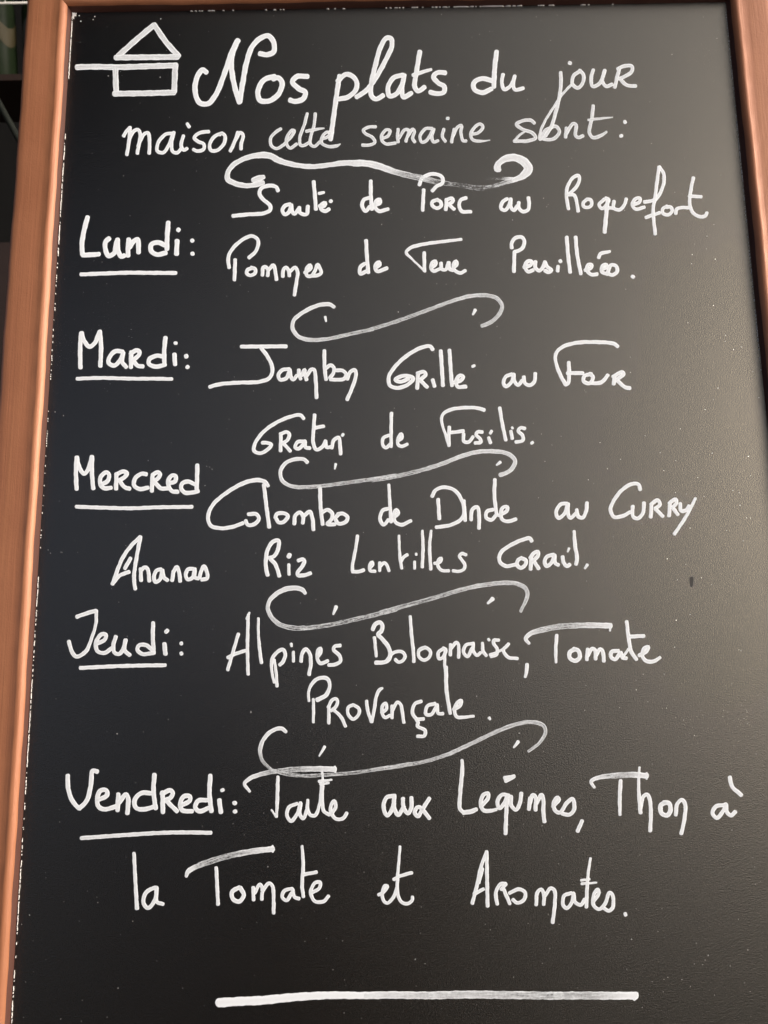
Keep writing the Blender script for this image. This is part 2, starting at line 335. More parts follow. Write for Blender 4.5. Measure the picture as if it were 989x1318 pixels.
ink('written_word', 'white handwritten day name Mardi with a colon',
    ('H', 30, .99, '122,66 115,150 116,288|124,66 142,120 175,154 208,130 238,58|240,56 248,150 243,278|386,186 341,182 302,220 297,258 330,274 370,240 390,192|389,192 382,250 408,284|440,187 438,286|436,202 470,177 490,183 489,206 447,244|452,245 482,275 514,280|642,216 602,212 557,232 553,264 600,281 656,268|658,96 650,180 651,268|715,202 719,268|718,132,.8 727,131,.8|789,212,1.1 791,218,1.1|797,282 800,285'))
ink('underline', 'straight white stroke under the word Mardi', ('H', 25, .96, '95,358 250,353 450,358 600,358 698,360'))
ink('written_word', 'white handwritten word Jambon with a long flat J',
    ('I', 24, .97, '228,342 360,341 488,340|340,346 386,410 408,470 394,520 340,544 200,551 100,560 45,575'),
    ('d', 34, .95, '280,98 222,107 188,146 202,188 250,180 286,104|287,104 292,160 315,188 345,152|360,106 362,140 376,183|386,152 410,104 413,140 426,190|431,152 465,104 490,103 505,200 511,342|578,-58 580,80 592,188|590,92 630,67 659,87 655,130 624,176|630,186 690,190 750,178 762,142 730,111 682,110|772,184 800,122 836,106 846,150 817,250 771,358'))
ink('written_word', 'white handwritten word Grille with a sweeping capital G',
    ('J', 24, .97, '482,359 469,341 420,346 330,396 262,460 227,520 236,568 280,581 340,560 369,527 345,512 292,516 266,534 290,546 342,528|397,497 392,584|393,498 430,487 441,502 411,534|408,535 450,577|482,534 492,572|528,366 535,470 541,568|579,362 585,460 593,568|592,551 640,540 659,517 641,508 617,541 627,574 674,573|712,457,.8 723,452,.8'))
ink('written_word', 'short white word au before Four', ('K', 23, .97, '130,277 97,290 82,330 97,347 130,320 141,276|142,278 147,320 166,339 192,312|200,292 207,330 236,340 260,322 267,272'))
ink('written_word', 'white handwritten word Four under a long arched bar',
    ('K', 24, .96, '744,116 720,100 620,91 500,96 421,121,.95 385,160,.9 386,210,.9 411,280 441,336|460,208 462,270 456,330 442,337|452,271 500,270 542,271|592,276 551,287 547,318 580,330 601,294 580,274|586,328 640,327 667,308 686,282|726,284 720,334|716,292 770,264 777,276 741,306|737,310 790,354 814,357'))
ink('written_word', 'white handwritten word Gratin',
    ('L', 25, .97, '400,142 381,120 330,126 230,166 141,230 87,310 86,348 120,363 170,340 195,307 170,297 137,296|256,237 253,348|252,241 290,227 309,242 300,275 266,300|271,300 316,349|400,287 361,292 346,325 366,334 396,310 410,284|411,292 412,326 440,330|470,118 465,200 461,290 481,340 520,322 540,284|470,201 528,191|540,285 546,325 572,322|580,330 591,282 624,262 631,300 636,368|646,250,.8 652,241,.8'))
ink('written_word', 'short white word de before Fusilis', ('M', 21, .97, '94,225 62,241 57,280 76,298 106,272|108,97 106,200 106,292|142,260 169,242 165,218 147,242 147,280 166,290 200,277'))
ink('written_word', 'white handwritten word Fusilis under a curved bar with a full stop',
    ('M', 22, .96, '645,80,1.1 610,69 530,66 441,81 402,111,.9 401,160,.8 421,220,.8 441,286|443,178 440,240 441,284|440,212 525,201|526,217 527,260 555,265 580,234|634,207 606,207 597,222 621,246 625,265 592,271|671,240 681,270|688,201,.9 680,214,.9|735,67 750,160 770,254|800,202 807,245|806,180,.7 810,186,.7|880,187 856,182 842,200 866,226 870,254 828,265|918,272,.9 926,267,.9'))
ink('flourish', 'thin white S-shaped flourish with two dots above Colombo',
    ('L', 26, .92, '424,420 400,401 360,399 300,416 261,456 252,500 271,544 330,574 430,578 500,573'),
    ('L', 25, .62, '490,573 560,566 700,547 850,526 989,504'), ('M', 25, .60, '0,486 120,466 270,431 400,391 500,351'),
    ('M', 26, .80, '490,354 600,323 700,319 780,332 823,370 810,414 772,444 737,455'),
    ('L', 20, .97, '605,432 598,462,.6'), ('M', 20, .97, '738,381 717,398,.6'))
ink('written_word', 'white handwritten day name Mercred lacking its last letter',
    ('N', 29, .97, '92,42 88,140 92,246|95,42 111,110 140,148 165,120 189,38|191,38 190,140 198,242|242,220 290,192 299,153 280,138 247,166 243,214 270,240 312,236|346,147 343,244|346,152 385,133 413,143 400,166 361,191|366,192 400,234 430,242|536,151 506,147 463,180 458,220 490,244 547,236|576,152 571,258|576,153 610,138 624,152 610,176 581,196|588,200 630,240 672,241|682,206 719,196 723,163 700,158 677,186 678,224 702,259 736,262|846,215 802,197 767,207 758,240 780,266 830,267 866,257|861,92 859,180 856,248'))
ink('underline', 'straight white stroke under the word Mercred', ('N', 26, .94, '90,357 250,363 450,367 600,361 827,358'))
ink('written_word', 'white handwritten word Colombo with a huge open C',
    ('O', 23, .96, '410,110,.9 394,87 350,77,1.1 281,91,1.1 181,146 102,216 77,280 91,328 150,344 220,334 270,315|300,266 344,266 359,290 330,323 297,324 285,302|386,102 395,180 405,260 416,338|450,286 456,266 500,261 519,276 495,309 466,310 455,292|554,320 561,272 585,256 604,280 601,315|606,277 640,252 655,290 660,352|697,116 700,220 711,322|706,257 740,242 764,261 760,295 737,320 780,322|800,266 782,290 800,318 840,308 849,282 825,263 795,266'))
ink('written_word', 'short white word de before Dinde', ('P', 23, .96, '131,201 102,212 87,258 106,294 136,266|138,62,.8 143,160,.9 151,278|167,250 194,226 181,207 167,236 177,280 212,294 265,271'))
ink('written_word', 'white handwritten word Dinde with a detached D stem',
    ('P', 23, .96, '388,130 410,93 460,77 520,96 559,150 574,210 560,258 500,294 412,309|423,147 430,260|572,155 580,270|614,266 621,207 650,191 660,240 660,315|740,207 706,217 702,254 730,266 758,240|752,32 749,120 762,240|772,240 819,216 824,192 801,192 787,220 792,260 822,275 874,262'))
ink('written_word', 'short white word au before Curry', ('Q', 23, .96, '180,126 142,132 117,180 131,210 165,186 186,127|187,128 187,190 201,210 236,178|236,162 247,203 272,207 291,170 296,122'))
ink('written_word', 'white handwritten word Curry with a long diagonal y tail',
    ('Q', 23, .95, '604,46 595,17 560,12 501,46 451,110 432,160 451,203 500,199 546,176|561,142 562,200 590,213 620,180 626,122|670,127 665,205|666,131 705,107 719,131 691,156|692,157 735,200|776,122 771,198|771,126 808,102 814,121 791,150|793,152 822,190|835,127 841,168 870,165 886,140|924,97,.8 870,200,.9 802,303,.9'))
ink('written_word', 'white handwritten word Ananas with a tall pointed A',
    ('R', 33, .96, '312,68 240,140 170,240 91,444|315,68 291,190 268,330 263,400 272,483|236,238 190,320|97,434 150,376 224,347|316,322 319,416|322,332 346,312 370,322 385,420|480,327 441,337 422,390 432,428 470,406 490,332|491,342 501,390 530,414|577,342 567,416|576,347 605,308 620,342 631,422|735,322 691,328 675,370 691,408 730,391 746,322|747,332 747,390 777,400|785,390 801,332 820,302 844,350 844,398 802,409'))
ink('written_word', 'white handwritten word Riz',
    ('S', 34, .96, '152,373 139,310 139,240 156,161 200,103 238,97 239,150 206,220 165,237|177,247 215,290 246,380|320,288,.8 322,368,.8|327,210,1.1 320,228,1.1|396,257 430,246 444,261 430,300 392,350 396,374 440,374 494,358'))
ink('written_word', 'white handwritten word Lentilles',
    ('T', 25, .95, '112,108 100,190 76,320 76,354|76,362,1.1 115,362,1.1 156,351,1.1|197,340 219,311 215,293 197,317 202,354 236,360|270,297 268,355|273,326 300,298 316,311 335,356|405,107,.8 408,200,.8 415,280 425,338|420,290 436,262 464,241|516,291,.9 515,340,.9|527,234,.8 527,243,.8|570,72,.8 575,180 570,330|633,72,.8 622,180 630,345|656,304 699,290 704,265 686,277 680,320 711,354 758,355|880,242 851,234 832,252 851,280 870,310 865,344 830,359 787,356'))
ink('written_word', 'white handwritten word Corail with a full stop',
    ('U', 33, .94, '400,163 384,142 330,152 240,192 162,246 141,290 152,338 200,363 272,350|320,298 292,312 283,350 310,378 350,350 354,317 322,302|396,292 391,388|388,300 420,257 449,248 449,281 411,320|417,322 455,383|576,272 521,287 503,330 517,363 560,332 581,273|582,282 587,340 612,354|645,288 656,340 680,363 702,350|696,222,.7 686,248,.5|737,85,.8 745,200 760,300 752,348|843,352,.8 822,380,.6'))
ink('flourish', 'thin white S-shaped flourish with two dots above Alpines',
    ('e', 34, .88, '346,158,.8 325,132 270,120,1.1 200,131,1.1 131,170,1 92,215,.9 82,265,.9 111,330 170,380 270,404,1.1 340,403,1.1'),
    ('e', 33, .56, '325,404 380,401 520,381 700,342 850,307 989,271'), ('f', 27, .56, '0,251 150,211 330,161 500,111 600,88'),
    ('f', 28, .68, '580,92 620,86 740,72 830,78 884,112 889,155,.9 850,245,.7'),
    ('e', 30, .97, '565,253 545,306,.5'), ('f', 28, .97, '680,168 651,196,.6'))
ink('written_word', 'white handwritten day name Jeudi with a colon',
    ('w', 25, .92, '130,108 180,90 240,72|243,72,.9 240,150,.8 216,230,.8 181,309 126,338 101,308 84,250|241,265 290,241 299,212 276,208 242,250 247,303 286,318 332,290|356,222 342,270 347,313 376,323 400,290 411,242|413,242 407,300 436,330|566,300 531,272 492,272 481,300 511,323 572,317|572,142 570,230 576,318|637,264,1.1 643,324,1.1|655,187 645,196|733,262 737,262|733,321 737,319'))
ink('underline', 'straight white stroke under the word Jeudi', ('w', 24, .95, '150,404 350,394 500,390 642,388'))
ink('written_word', 'white handwritten word Alpines with two detached tall strokes',
    ('g', 33, .94, '190,254 150,390 93,582|290,60,.6 270,118,1|280,80,.9 276,200 273,400 278,622|95,470,1.1 150,441,1.1 256,406|373,112,.8 372,250,.8 385,400 400,518'),
    ('e', 28, .94, '126,790,.7 109,700,.8 114,620 150,572 190,556 205,590 190,640 166,664|127,628,.8 140,720,.8 146,815,.9|262,572,.8 263,640,.8|246,515,.8 250,533,.6|317,640 325,582 350,553 376,580 386,650 373,733|431,610 455,577 455,548 437,562 433,620 452,653 506,636|594,527 556,533 547,557 590,600 594,640 560,660 512,666'))
ink('written_word', 'white handwritten word Bolognaise with a following comma',
    ('e', 32, .94, '824,414 842,376 876,364 893,387 884,425 862,448 890,480 930,530 948,580 934,630 890,648 845,648|836,470,.8 849,604,.7'),
    ('h', 26, .94, '-12,278 8,250 30,226 62,212 100,217 119,245 100,278 72,288 50,268|155,-36,.9 165,100 176,200 181,285|262,182 218,202 218,250 250,273 289,254 298,216 268,186 214,206|387,192 353,222 358,263 385,255 406,198 388,187|401,202,.9 399,300,.9 410,392,.9|440,162 439,238|446,190 480,148 495,162 498,255|592,157 547,168 533,220 560,248 592,190|601,152 602,210 627,240 652,220|666,152,.9 671,210 693,242|708,124,.8 714,133,.8|781,132 747,132 747,160 771,195 765,233 726,248|718,236,.8 772,216,.8 832,182,.8 851,158|838,172 816,196 820,222 851,254 914,262'),
    ('f', 24, .94, '888,566 886,605 877,642,.8'))
ink('written_word', 'white handwritten word Tomate beneath a streaked bar, after Bolognaise',
    ('i', 28, .90, '100,228,.7 80,198,.9 112,166,1.1 190,142,1.2'), ('i', 36, .62, '175,146 250,130 330,121 470,117 594,120'), ('i', 14, .9, '597,108 590,150'),
    ('i', 25, .94, '268,177,.9 262,260,.9 263,342,.7|380,262,1.1 347,281,1.1 348,315,1.1 380,333,1.1 408,310,1.1 399,272,1.1 370,260,1.1|456,262 450,326|455,302 484,258 500,267 504,322|505,302 531,262 545,272 554,335|642,272 602,277 597,310 621,324 652,286|656,282 666,312 690,317|664,318,.7 702,262,.7|692,94,.9 705,200 721,280 752,324|712,186 796,182|767,300 810,276 824,248 801,256 787,300 811,334 860,334 894,312,.8'))
ink('written_word', 'white handwritten word Provencale with a cedilla and a full stop',
    ('j', 18, .94, '65,156,.7 64,110,.8 86,66 120,46,1.1 154,52,1.1 163,86 145,128,1.2 104,150,1.3|595,157 567,167 553,205 571,238 606,240|571,240 580,258 576,272 614,296 609,319 577,322|660,167 622,181 618,218 640,220 666,182|669,172 676,214 697,215|712,-5,1.1 714,100,1.1 731,214|747,196 779,176 784,153 766,162 752,195 762,229 842,227,.8|915,235,.9 920,242,.6'),
    ('k', 33, .94, '95,142,.9 97,250,.9 94,352,.8|236,212 236,360|230,216 265,152 300,137 315,156 300,210 257,246|290,248 345,301 388,388|460,193 412,217 413,280 455,323 508,281 509,227 465,196|579,158 591,250 625,348|626,348 650,230 670,110 700,54 724,40,.7|715,264 757,236 754,178 727,197 722,270 746,308 792,290|811,202 811,312|816,242 860,168 890,192 906,270 918,354'))
ink('flourish', 'thin white S-shaped flourish with two dots above Tarte',
    ('l', 25, .90, '261,122,.9 236,102 180,117 132,166 112,230 127,290,.8 180,344,.7'),
    ('l', 22, .55, '170,338,.7 260,366 380,376 520,369 650,359 800,336 989,306'), ('m', 20, .55, '0,314 150,293 300,263 420,223'),
    ('m', 22, .68, '410,227 540,166 660,109 760,72 840,59 903,77 917,110,.9 885,169,.8 826,215,.7'),
    ('l', 20, .97, '486,208 454,262,.5'), ('m', 20, .97, '772,164 748,194,.6'))
ink('written_word', 'white handwritten day name Vendredi with a colon',
    ('v', 25, .95, '68,112 71,180 91,240 125,280|127,280 165,240 186,160 196,88 219,92|216,240 269,211 264,188 236,188 218,230 228,274 262,284 312,270|326,207 322,290|330,250 365,208 376,230 372,305|490,202 442,202 408,240 418,278 460,284 510,270|510,107 505,190 516,280|551,197 553,300|546,206 590,188 604,202 590,226 556,241|572,242 625,294|641,265 689,241 689,218 661,218 641,255 652,289 702,294|780,237 731,242 718,275 737,294 790,276|795,112 790,200 800,295|840,237 848,300|852,188,.8 860,185,.8|918,250 919,255|920,294 921,297'))
ink('underline', 'long white stroke under the word Vendredi', ('v', 22, .90, '137,431 350,416 550,404 680,402 797,404'))
ink('written_word', 'white handwritten word Tarte beneath a streaked bar crossing a flourish',
    ('l', 20, .92, '52,467,.8 22,422,1.1 62,387,1.3 150,359,1.4 200,350,1.4'), ('l', 34, .58, '185,352,.8 300,341 420,336 545,338'), ('l', 13, .92, '545,322 547,356'),
    ('l', 23, .94, '215,382,.9 212,500 207,614,.7|205,614,.6 178,574,.5|326,537 278,560 268,608 291,638 330,590 346,532|347,537 342,600 361,623 386,568|388,516,.8 387,570 402,602 430,606 455,545,.8 466,430,.7|470,332,.6 475,420,.7 471,520 481,580 512,602|452,408,.8 526,400,.6|460,424,.8 510,418,.6|530,592 550,552 541,522 522,550 523,590 551,625 590,624 614,592'))
ink('written_word', 'short white word aux', ('n', 28, .94, '620,122 582,132 563,190 586,247 620,200 631,118|632,118 632,200 656,243 692,190|686,138 692,200 720,233 741,190 740,132|855,137 815,200 781,251 761,225 786,191 825,225 855,265'))
ink('written_word', 'white handwritten word Legumes with an accent and comma',
    ('o', 27, .92, '123,92,.8 125,150 112,300 110,400 128,422|132,425,1.2 175,420,1.2 215,405|242,390 289,332 289,303 261,312 242,360 257,408 300,415 342,405,.8|394,206 455,195|400,226,.9 450,203,.8|421,317 377,312 348,360 362,398 390,370 411,322|411,322 405,430 400,560|436,322 437,380 466,408 490,370 501,302|556,332 549,405|552,380 575,313 590,323 591,410|596,370 630,313 641,342 641,420 648,484|702,388 740,343 731,329 708,360 713,408 745,426 790,365 826,338 838,400 810,438 760,432|888,478 859,544'))
ink('written_word', 'white handwritten word Thon beneath a streaked bar',
    ('p', 24, .92, '69,197,.7 50,162,.9 92,140,1.1 180,127,1.3'), ('p', 36, .62, '170,129 230,125 300,123 372,129'), ('p', 12, .9, '372,112 371,148'),
    ('p', 24, .94, '221,157 216,250 217,355,.8|330,80,.6 325,180,.8 330,280 336,344|336,320 352,250 375,237 390,270 396,350 392,448|480,282,1.2 453,302,1.2 458,345,1.2 490,358,1.2 510,325,1.2 500,288,1.2 470,284,1.2|540,356 549,292 575,268 594,292 590,380 572,464'))
ink('written_word', 'single white letter a with a grave accent', ('p', 25, .95, '826,297 771,308 753,345 777,373 815,332 831,292|832,297 837,340 861,358 885,337|853,137 866,190 920,241'))
ink('written_word', 'short white word la', ('q', 19, .93, '77,97,.9 82,200,.9 90,340|170,247 132,267 118,310 137,338 170,300 176,247|177,252 177,310 204,320'))
ink('written_word', 'white handwritten word Tomate beneath a rising streaked bar, after la',
    ('q', 22, .90, '306,198,.7 316,176,1 380,142,1.1'), ('q', 27, .58, '365,148 480,112 600,88 686,78'), ('q', 9, .9, '685,64 686,92'),
    ('q', 17, .94, '438,160 442,240 446,322|540,247,1.2 508,266,1.2 512,299,1.2 540,308,1.2 559,281,1.2 544,248,1.2|600,247 602,302|606,272 630,233 639,246 638,300|642,262 670,228 685,242 690,300 690,360|772,252 737,262 728,290 746,304 771,270|774,257 782,290 802,296|815,66,.8 820,150 815,240 821,288|818,191 878,180|857,270 890,251 894,224 871,228 853,270 872,308 910,308 931,285'))
ink('written_word', 'short white word et', ('r', 26, .94, '96,396 131,376 159,334 141,332 122,380 132,438 160,453 203,408 226,335,.8|248,54,.8 240,150,.8 230,280 232,390 256,444 300,459 334,432 336,410|203,286 250,262 331,239'))
ink('written_word', 'white handwritten word Aromates with a pointed A and a full stop',
    ('s', 21, .93, '150,67,.8 121,150 101,240 75,342|151,67 153,200 156,357|128,158 109,232|84,292 134,266|207,346 200,285 225,240 253,238|253,240 228,268|242,268 274,344|272,288 320,267 354,282 349,323 312,339 290,322|414,350 421,282 440,268 454,290 454,348|460,302 490,262 510,272 513,340 501,444|600,287 562,302 557,350 576,368 605,332 611,287|613,292 621,335 650,350 671,320|702,102,.7 690,180,.8 683,280 680,362|652,220,.7 697,214,.7|655,238,.8 734,232,.5|716,332 745,292 740,268 722,290 718,350 746,373 777,348 803,285 817,294 821,360 800,382 772,366|885,396 889,404'))
ink('rule_line', 'thick white horizontal rule near the foot of the board',
    ('t', 41, 1.0, '72,135,1.05 160,129 250,125 350,115,.95 450,107,.9 560,103,.85 680,104,.8 740,103,.8'),
    ('t', 34, .86, '700,104 800,102 900,103 989,104'), ('u', 36, .74, '50,104 160,101 250,100 350,102 450,103 560,105 600,105'),
    ('u', 36, .66, '580,105 700,104 800,105 918,105'), ('u', 12, .98, '924,94 912,122'))

def spline(pts):
    """points (x, y, w) -> dense centripetal Catmull-Rom samples, about one per 1.3 photo pixels"""
    if len(pts) == 2:
        P = [np.array(p) for p in pts]
    P = [np.array(p, float) for p in pts]
    P = [2 * P[0] - P[1]] + P + [2 * P[-1] - P[-2]]
    out = []
    for i in range(1, len(P) - 2):
        p0, p1, p2, p3 = P[i - 1:i + 3]
        d = lambda a, b: max(1e-3, float(np.hypot(*(b - a)[:2]))) ** .5
        t0 = 0; t1 = t0 + d(p0, p1); t2 = t1 + d(p1, p2); t3 = t2 + d(p2, p3)
        n = max(2, int(np.hypot(*(p2 - p1)[:2]) / 1.3))
        for k in range(n):
            t = t1 + (t2 - t1) * k / n
            a1 = (t1 - t) / (t1 - t0) * p0 + (t - t0) / (t1 - t0) * p1
            a2 = (t2 - t) / (t2 - t1) * p1 + (t - t1) / (t2 - t1) * p2
            a3 = (t3 - t) / (t3 - t2) * p2 + (t - t2) / (t3 - t2) * p3
            b1 = (t2 - t) / (t2 - t0) * a1 + (t - t0) / (t2 - t0) * a2
            b2 = (t3 - t) / (t3 - t1) * a2 + (t - t1) / (t3 - t1) * a3
            out.append((t2 - t) / (t2 - t1) * b1 + (t - t1) / (t2 - t1) * b2)
    out.append(P[-2]); return np.array(out)
CROSS = [(-1.0, .00002), (-.86, .00006), (-.4, .00007), (.4, .00007), (.86, .00006), (1.0, .00002)]
rng = random.Random(11)
def build_ink(name, label, runs):
    V, F, UV, COV = [], [], [], []
    ends = []
    for tile, width, cover, text in runs:
        x0, y0, w_ = TILES[tile]; s = 989.0 / w_
        st = [[float(z) for z in tok.split(',')[:2]] for tok in text.split('|')[0].split()]
        ends.append((x0 + st[0][0] / s, y0 + st[0][1] / s, cover))
    for tile, width, cover, text in runs:
        x0, y0, w_ = TILES[tile]; s = 989.0 / w_
        for st in text.split('|'):
            pts = []
            for tok in st.split():
                q = [float(z) for z in tok.split(',')]
                pts.append((x0 + q[0] / s, y0 + q[1] / s, (width / s) * (q[2] if len(q) > 2 else 1)))
            C = spline(pts); n = len(C)
            tan = np.gradient(C[:, :2], axis=0); tan /= np.maximum(1e-6, np.hypot(tan[:, 0], tan[:, 1]))[:, None]
            # round the ends: add half a pen width of cap
            def cap(c, t, sign, w):
                r = []
                for a_ in (.995, .93, .8, .6, .34):
                    r.append((c[0] + sign * t[0] * w * .36 * a_, c[1] + sign * t[1] * w * .36 * a_, w * math.sqrt(max(.0, 1 - a_ * a_)), t))
                return r
            rows = cap(C[0], tan[0], -1, C[0][2]) + [(c[0], c[1], c[2], t) for c, t in zip(C, tan)] + cap(C[-1], tan[-1], 1, C[-1][2])[::-1]
            ph = [rng.uniform(0, 6.28) for _ in range(4)]; lift = rng.uniform(.00001, .00006); base = len(V); off = rng.uniform(0, 500)
            side = rng.uniform(0, 40); run = 0.0; prev = None
            nxt = [e_ for e_ in ends if e_[2] != cover and math.hypot(e_[0] - C[-1][0], e_[1] - C[-1][1]) < 9]
            total = sum(math.hypot(*(C[i + 1][:2] - C[i][:2])) for i in range(n - 1))
            for (x, y, w, t) in rows:
                if prev: run += math.hypot(x - prev[0], y - prev[1])
                prev = (x, y)
                j = .915 + .035 * math.sin(run * .31 + ph[0]) + .018 * math.sin(run * .83 + ph[1])
                jl = .10 * math.sin(run * .5 + ph[2]); nx, ny = -t[1], t[0]
                for c, hgt in CROSS:
                    e = c * w * j / 2 + (jl if abs(c) > .5 else 0) + rng.uniform(-.06, .06) * (1 if abs(c) == 1 else 0)
                    u, z = on_board(x + nx * e, y + ny * e)
                    V.append((u, -(hgt + lift), z)); UV.append((run + off, c + side * 2)); COV.append((cover + ((nxt[0][2] - cover) * min(1, max(0, (run - total * .45) / (total * .5))) if nxt else 0), c))
            m = len(CROSS)
            for i in range(len(rows) - 1):
                for k in range(m - 1):
                    F.append((base + i * m + k, base + i * m + k + 1, base + (i + 1) * m + k + 1, base + (i + 1) * m + k))
    o = mesh(name, V, F, M_mark, panel, smooth=True, label=label)
    me = o.data
    # outward is -y
    if sum(p.normal.y for p in me.polygons) > 0: me.flip_normals()
    layer = me.uv_layers.new(name='stroke')
    buf = np.zeros(len(me.loops) * 2, np.float32); vi = np.zeros(len(me.loops), np.int32); me.loops.foreach_get('vertex_index', vi)
    cc = np.array([c[1] for c in COV], np.float32); uu = np.array(UV, np.float32)
    buf[0::2] = uu[vi, 0]; buf[1::2] = cc[vi]
    layer.data.foreach_set('uv', buf)
    at = me.attributes.new('cover', 'FLOAT', 'POINT'); at.data.foreach_set('value', np.array([c[0] for c in COV], np.float32))
    return o
for item in INK: build_ink(*item)

# ------------------------------------------------------------------ paint residue along the joint, specks and chips
def blobs(name, spots, material, label):
    """spots: (x, z, rx, rz, height) on the panel; each becomes a small uneven dome"""
    V, F = [], []; r = random.Random(5)
    for x, z, rx, rz, hh in spots:
        b = len(V); n = 7; a0 = r.uniform(0, 6.28)
        for k in range(n):
            w = a0 + 2 * math.pi * k / n; q = r.uniform(.65, 1.2)
            V.append((x + rx * q * math.cos(w), -.00002, z + rz * q * math.sin(w)))
        for k in range(n):
            w = a0 + 2 * math.pi * k / n; q = r.uniform(.4, .7)
            V.append((x + rx * q * math.cos(w), -hh, z + rz * q * math.sin(w)))
        V.append((x, -hh * 1.1, z))
        for k in range(n):
            F.append((b + k, b + (k + 1) % n, b + n + (k + 1) % n, b + n + k)); F.append((b + n + k, b + n + (k + 1) % n, b + 2 * n))
    o = mesh(name, V, F, material, panel, smooth=True, kind='stuff', label=label)
    if sum(p.normal.y for p in o.data.polygons) > 0: o.data.flip_normals()
    return o
r = random.Random(21); edge_spots = []
def along(pa, pb, step, inset, dens, size, stretch):
    x, y = pa; Lg = math.hypot(pb[0] - x, pb[1] - y); s = 0
    while s < Lg:
        t = s / Lg; q = on_board(x + (pb[0] - x) * t, y + (pb[1] - y) * t)
        if r.random() < dens(t): edge_spots.append((q, 0.48 * size * r.uniform(.5, 1.3), .8 * size * stretch * r.uniform(.5, 1.6)))
        s += step
wave = lambda t, f_, p_: .5 + .5 * math.sin(t * f_ + p_)
L0, L1 = (93.8, 17), (15.8, 1316); R0, R1 = (933.8, 5.7), (1061, 1316)
lerp = lambda a, b, t: (a[0] + (b[0] - a[0]) * t, a[1] + (b[1] - a[1]) * t)
along(lerp(L0, L1, 0), lerp(L0, L1, .065), 1.6, 0, lambda t: .97, .00042, 3.0)
along(lerp(L0, L1, .12), lerp(L0, L1, .24), 1.7, 0, lambda t: .75, .00055, 2.2)
along(lerp(L0, L1, .24), lerp(L0, L1, .36), 2.6, 0, lambda t: .45, .00055, 1.8)
along(lerp(L0, L1, .36), lerp(L0, L1, .56), 3.2, 0, lambda t: .28, .0004, 2.0)
along(lerp(L0, L1, .56), lerp(L0, L1, 1.0), 2.2, 0, lambda t: .35 + .5 * wave(t, 19, 1), .00034, 3.2)
along(lerp(R0, R1, 0), lerp(R0, R1, .06), 3.4, 0, lambda t: .6, .0005, 1.5)
along(lerp(R0, R1, .06), lerp(R0, R1, .36), 2.2, 0, lambda t: .3 + .45 * wave(t, 31, 0), .00036, 2.6)
spots = []
for (q, a_, b_) in edge_spots:
    sgn = 1 if q[0] < 0 else -1
    spots.append((sgn * -(HW - .0007 - r.uniform(0, .0004)), q[1], a_, b_, .0008))
for k in range(22):                       # corner blob at the top left joint
    spots.append((-HW + .0012 + abs(r.gauss(0, .0012)), ZTOP - .001 - abs(r.gauss(0, .0022)), .0006, .0008, .0009))
for x, y in ((102, 20), (104, 27), (122, 21), (120, 25), (207, 24)):
    q = on_board(x, y); spots.append((q[0], q[1], .0006, .0006, .0003))
for k in range(150):                      # white paint caught under the top rail
    t = r.random(); x = -.19 + .41 * t
    if .45 * wave(t, 9, 2) + .3 * wave(t, 41, 1) + r.random() * .7 > .8: spots.append((x, ZTOP - .0007, (.0009 * r.paretovariate(2.2)), .0003, .0009))
blobs('paint_residue', spots, M_chalk, 'white paint residue caught along the joint with the frame')
spots = []
known = [(159, 226), (209, 75), (155, 92), (154, 106), (28, 1190), (38, 1178), (126, 1162), (171, 1186), (152, 1272), (78, 1312), (102, 1186), (440, 85),
         (169, 424), (166, 433), (270, 601), (266, 600), (273, 604), (264, 625), (700, 255), (706, 263), (704, 266), (827, 1297), (855, 1261), (860, 1258),
         (905, 1242), (908, 1236), (912, 1230), (894, 1241), (878, 1261), (854, 1277), (972, 1116), (963, 1223), (920, 1281), (443, 1304), (153, 775), (71, 530),
         (62, 708), (65, 712), (80, 711), (100, 711), (640, 420), (336, 1148), (345, 1116), (655, 1062), (698, 1063), (674, 1061), (720, 1190), (680, 1189), (467, 971)]
for x, y in known:
    q = on_board(x, y); s = r.uniform(.0002, .00042); spots.append((q[0], q[1], s, s * r.uniform(.7, 1.4), .00018))
for k in range(420):
    q = on_board(r.uniform(30, 980), r.uniform(15, 1318))
    if abs(q[0]) < HW - .004 and q[1] < ZTOP - .004:
        s = .00011 * (1 + r.paretovariate(2.6)) * .75; spots.append((q[0], q[1], min(s, .0006), min(s, .0006) * r.uniform(.6, 1.6), .0001))
blobs('chalk_specks', spots, plain('chalk_dust', (.34, .34, .32), .8), 'tiny white specks of chalk scattered over the panel')
q = on_board(890, 749); V = [(q[0] + a_, -.00012, q[1] + b_) for a_, b_ in ((-.0008, -.0042), (.0008, -.004), (.0018, -.001), (.0021, .004), (.0009, .0045), (-.0012, .003))]
V += [(x, -.00001, z) for x, _, z in V]; n = 6
mesh('chip', V, [tuple(range(n))] + [(k, (k + 1) % n, n + (k + 1) % n, n + k) for k in range(n)], M_chip, panel, label='small dark elongated chip in the panel surface')

# ------------------------------------------------------------------ ground and what shows past the frame
M_ground, N, L, P = mat('pavement')
tc = nd(N, 'ShaderNodeTexCoord').outputs['Object']
L.new(mixc(N, L, noise(N, L, tc, 9, 6, .65), (.04, .037, .034), (.08, .075, .07)), P.inputs['Base Color'])
P.inputs['Roughness'].default_value = .85
L.new(bump(N, L, noise(N, L, tc, 140, 4, .7), .4, .003), P.inputs['Normal'])
G = 400
mesh('ground', [(-G, -G, 0), (G, -G, 0), (G, G, 0), (-G, G, 0)], [(0, 1, 2, 3)], M_ground, kind='structure')

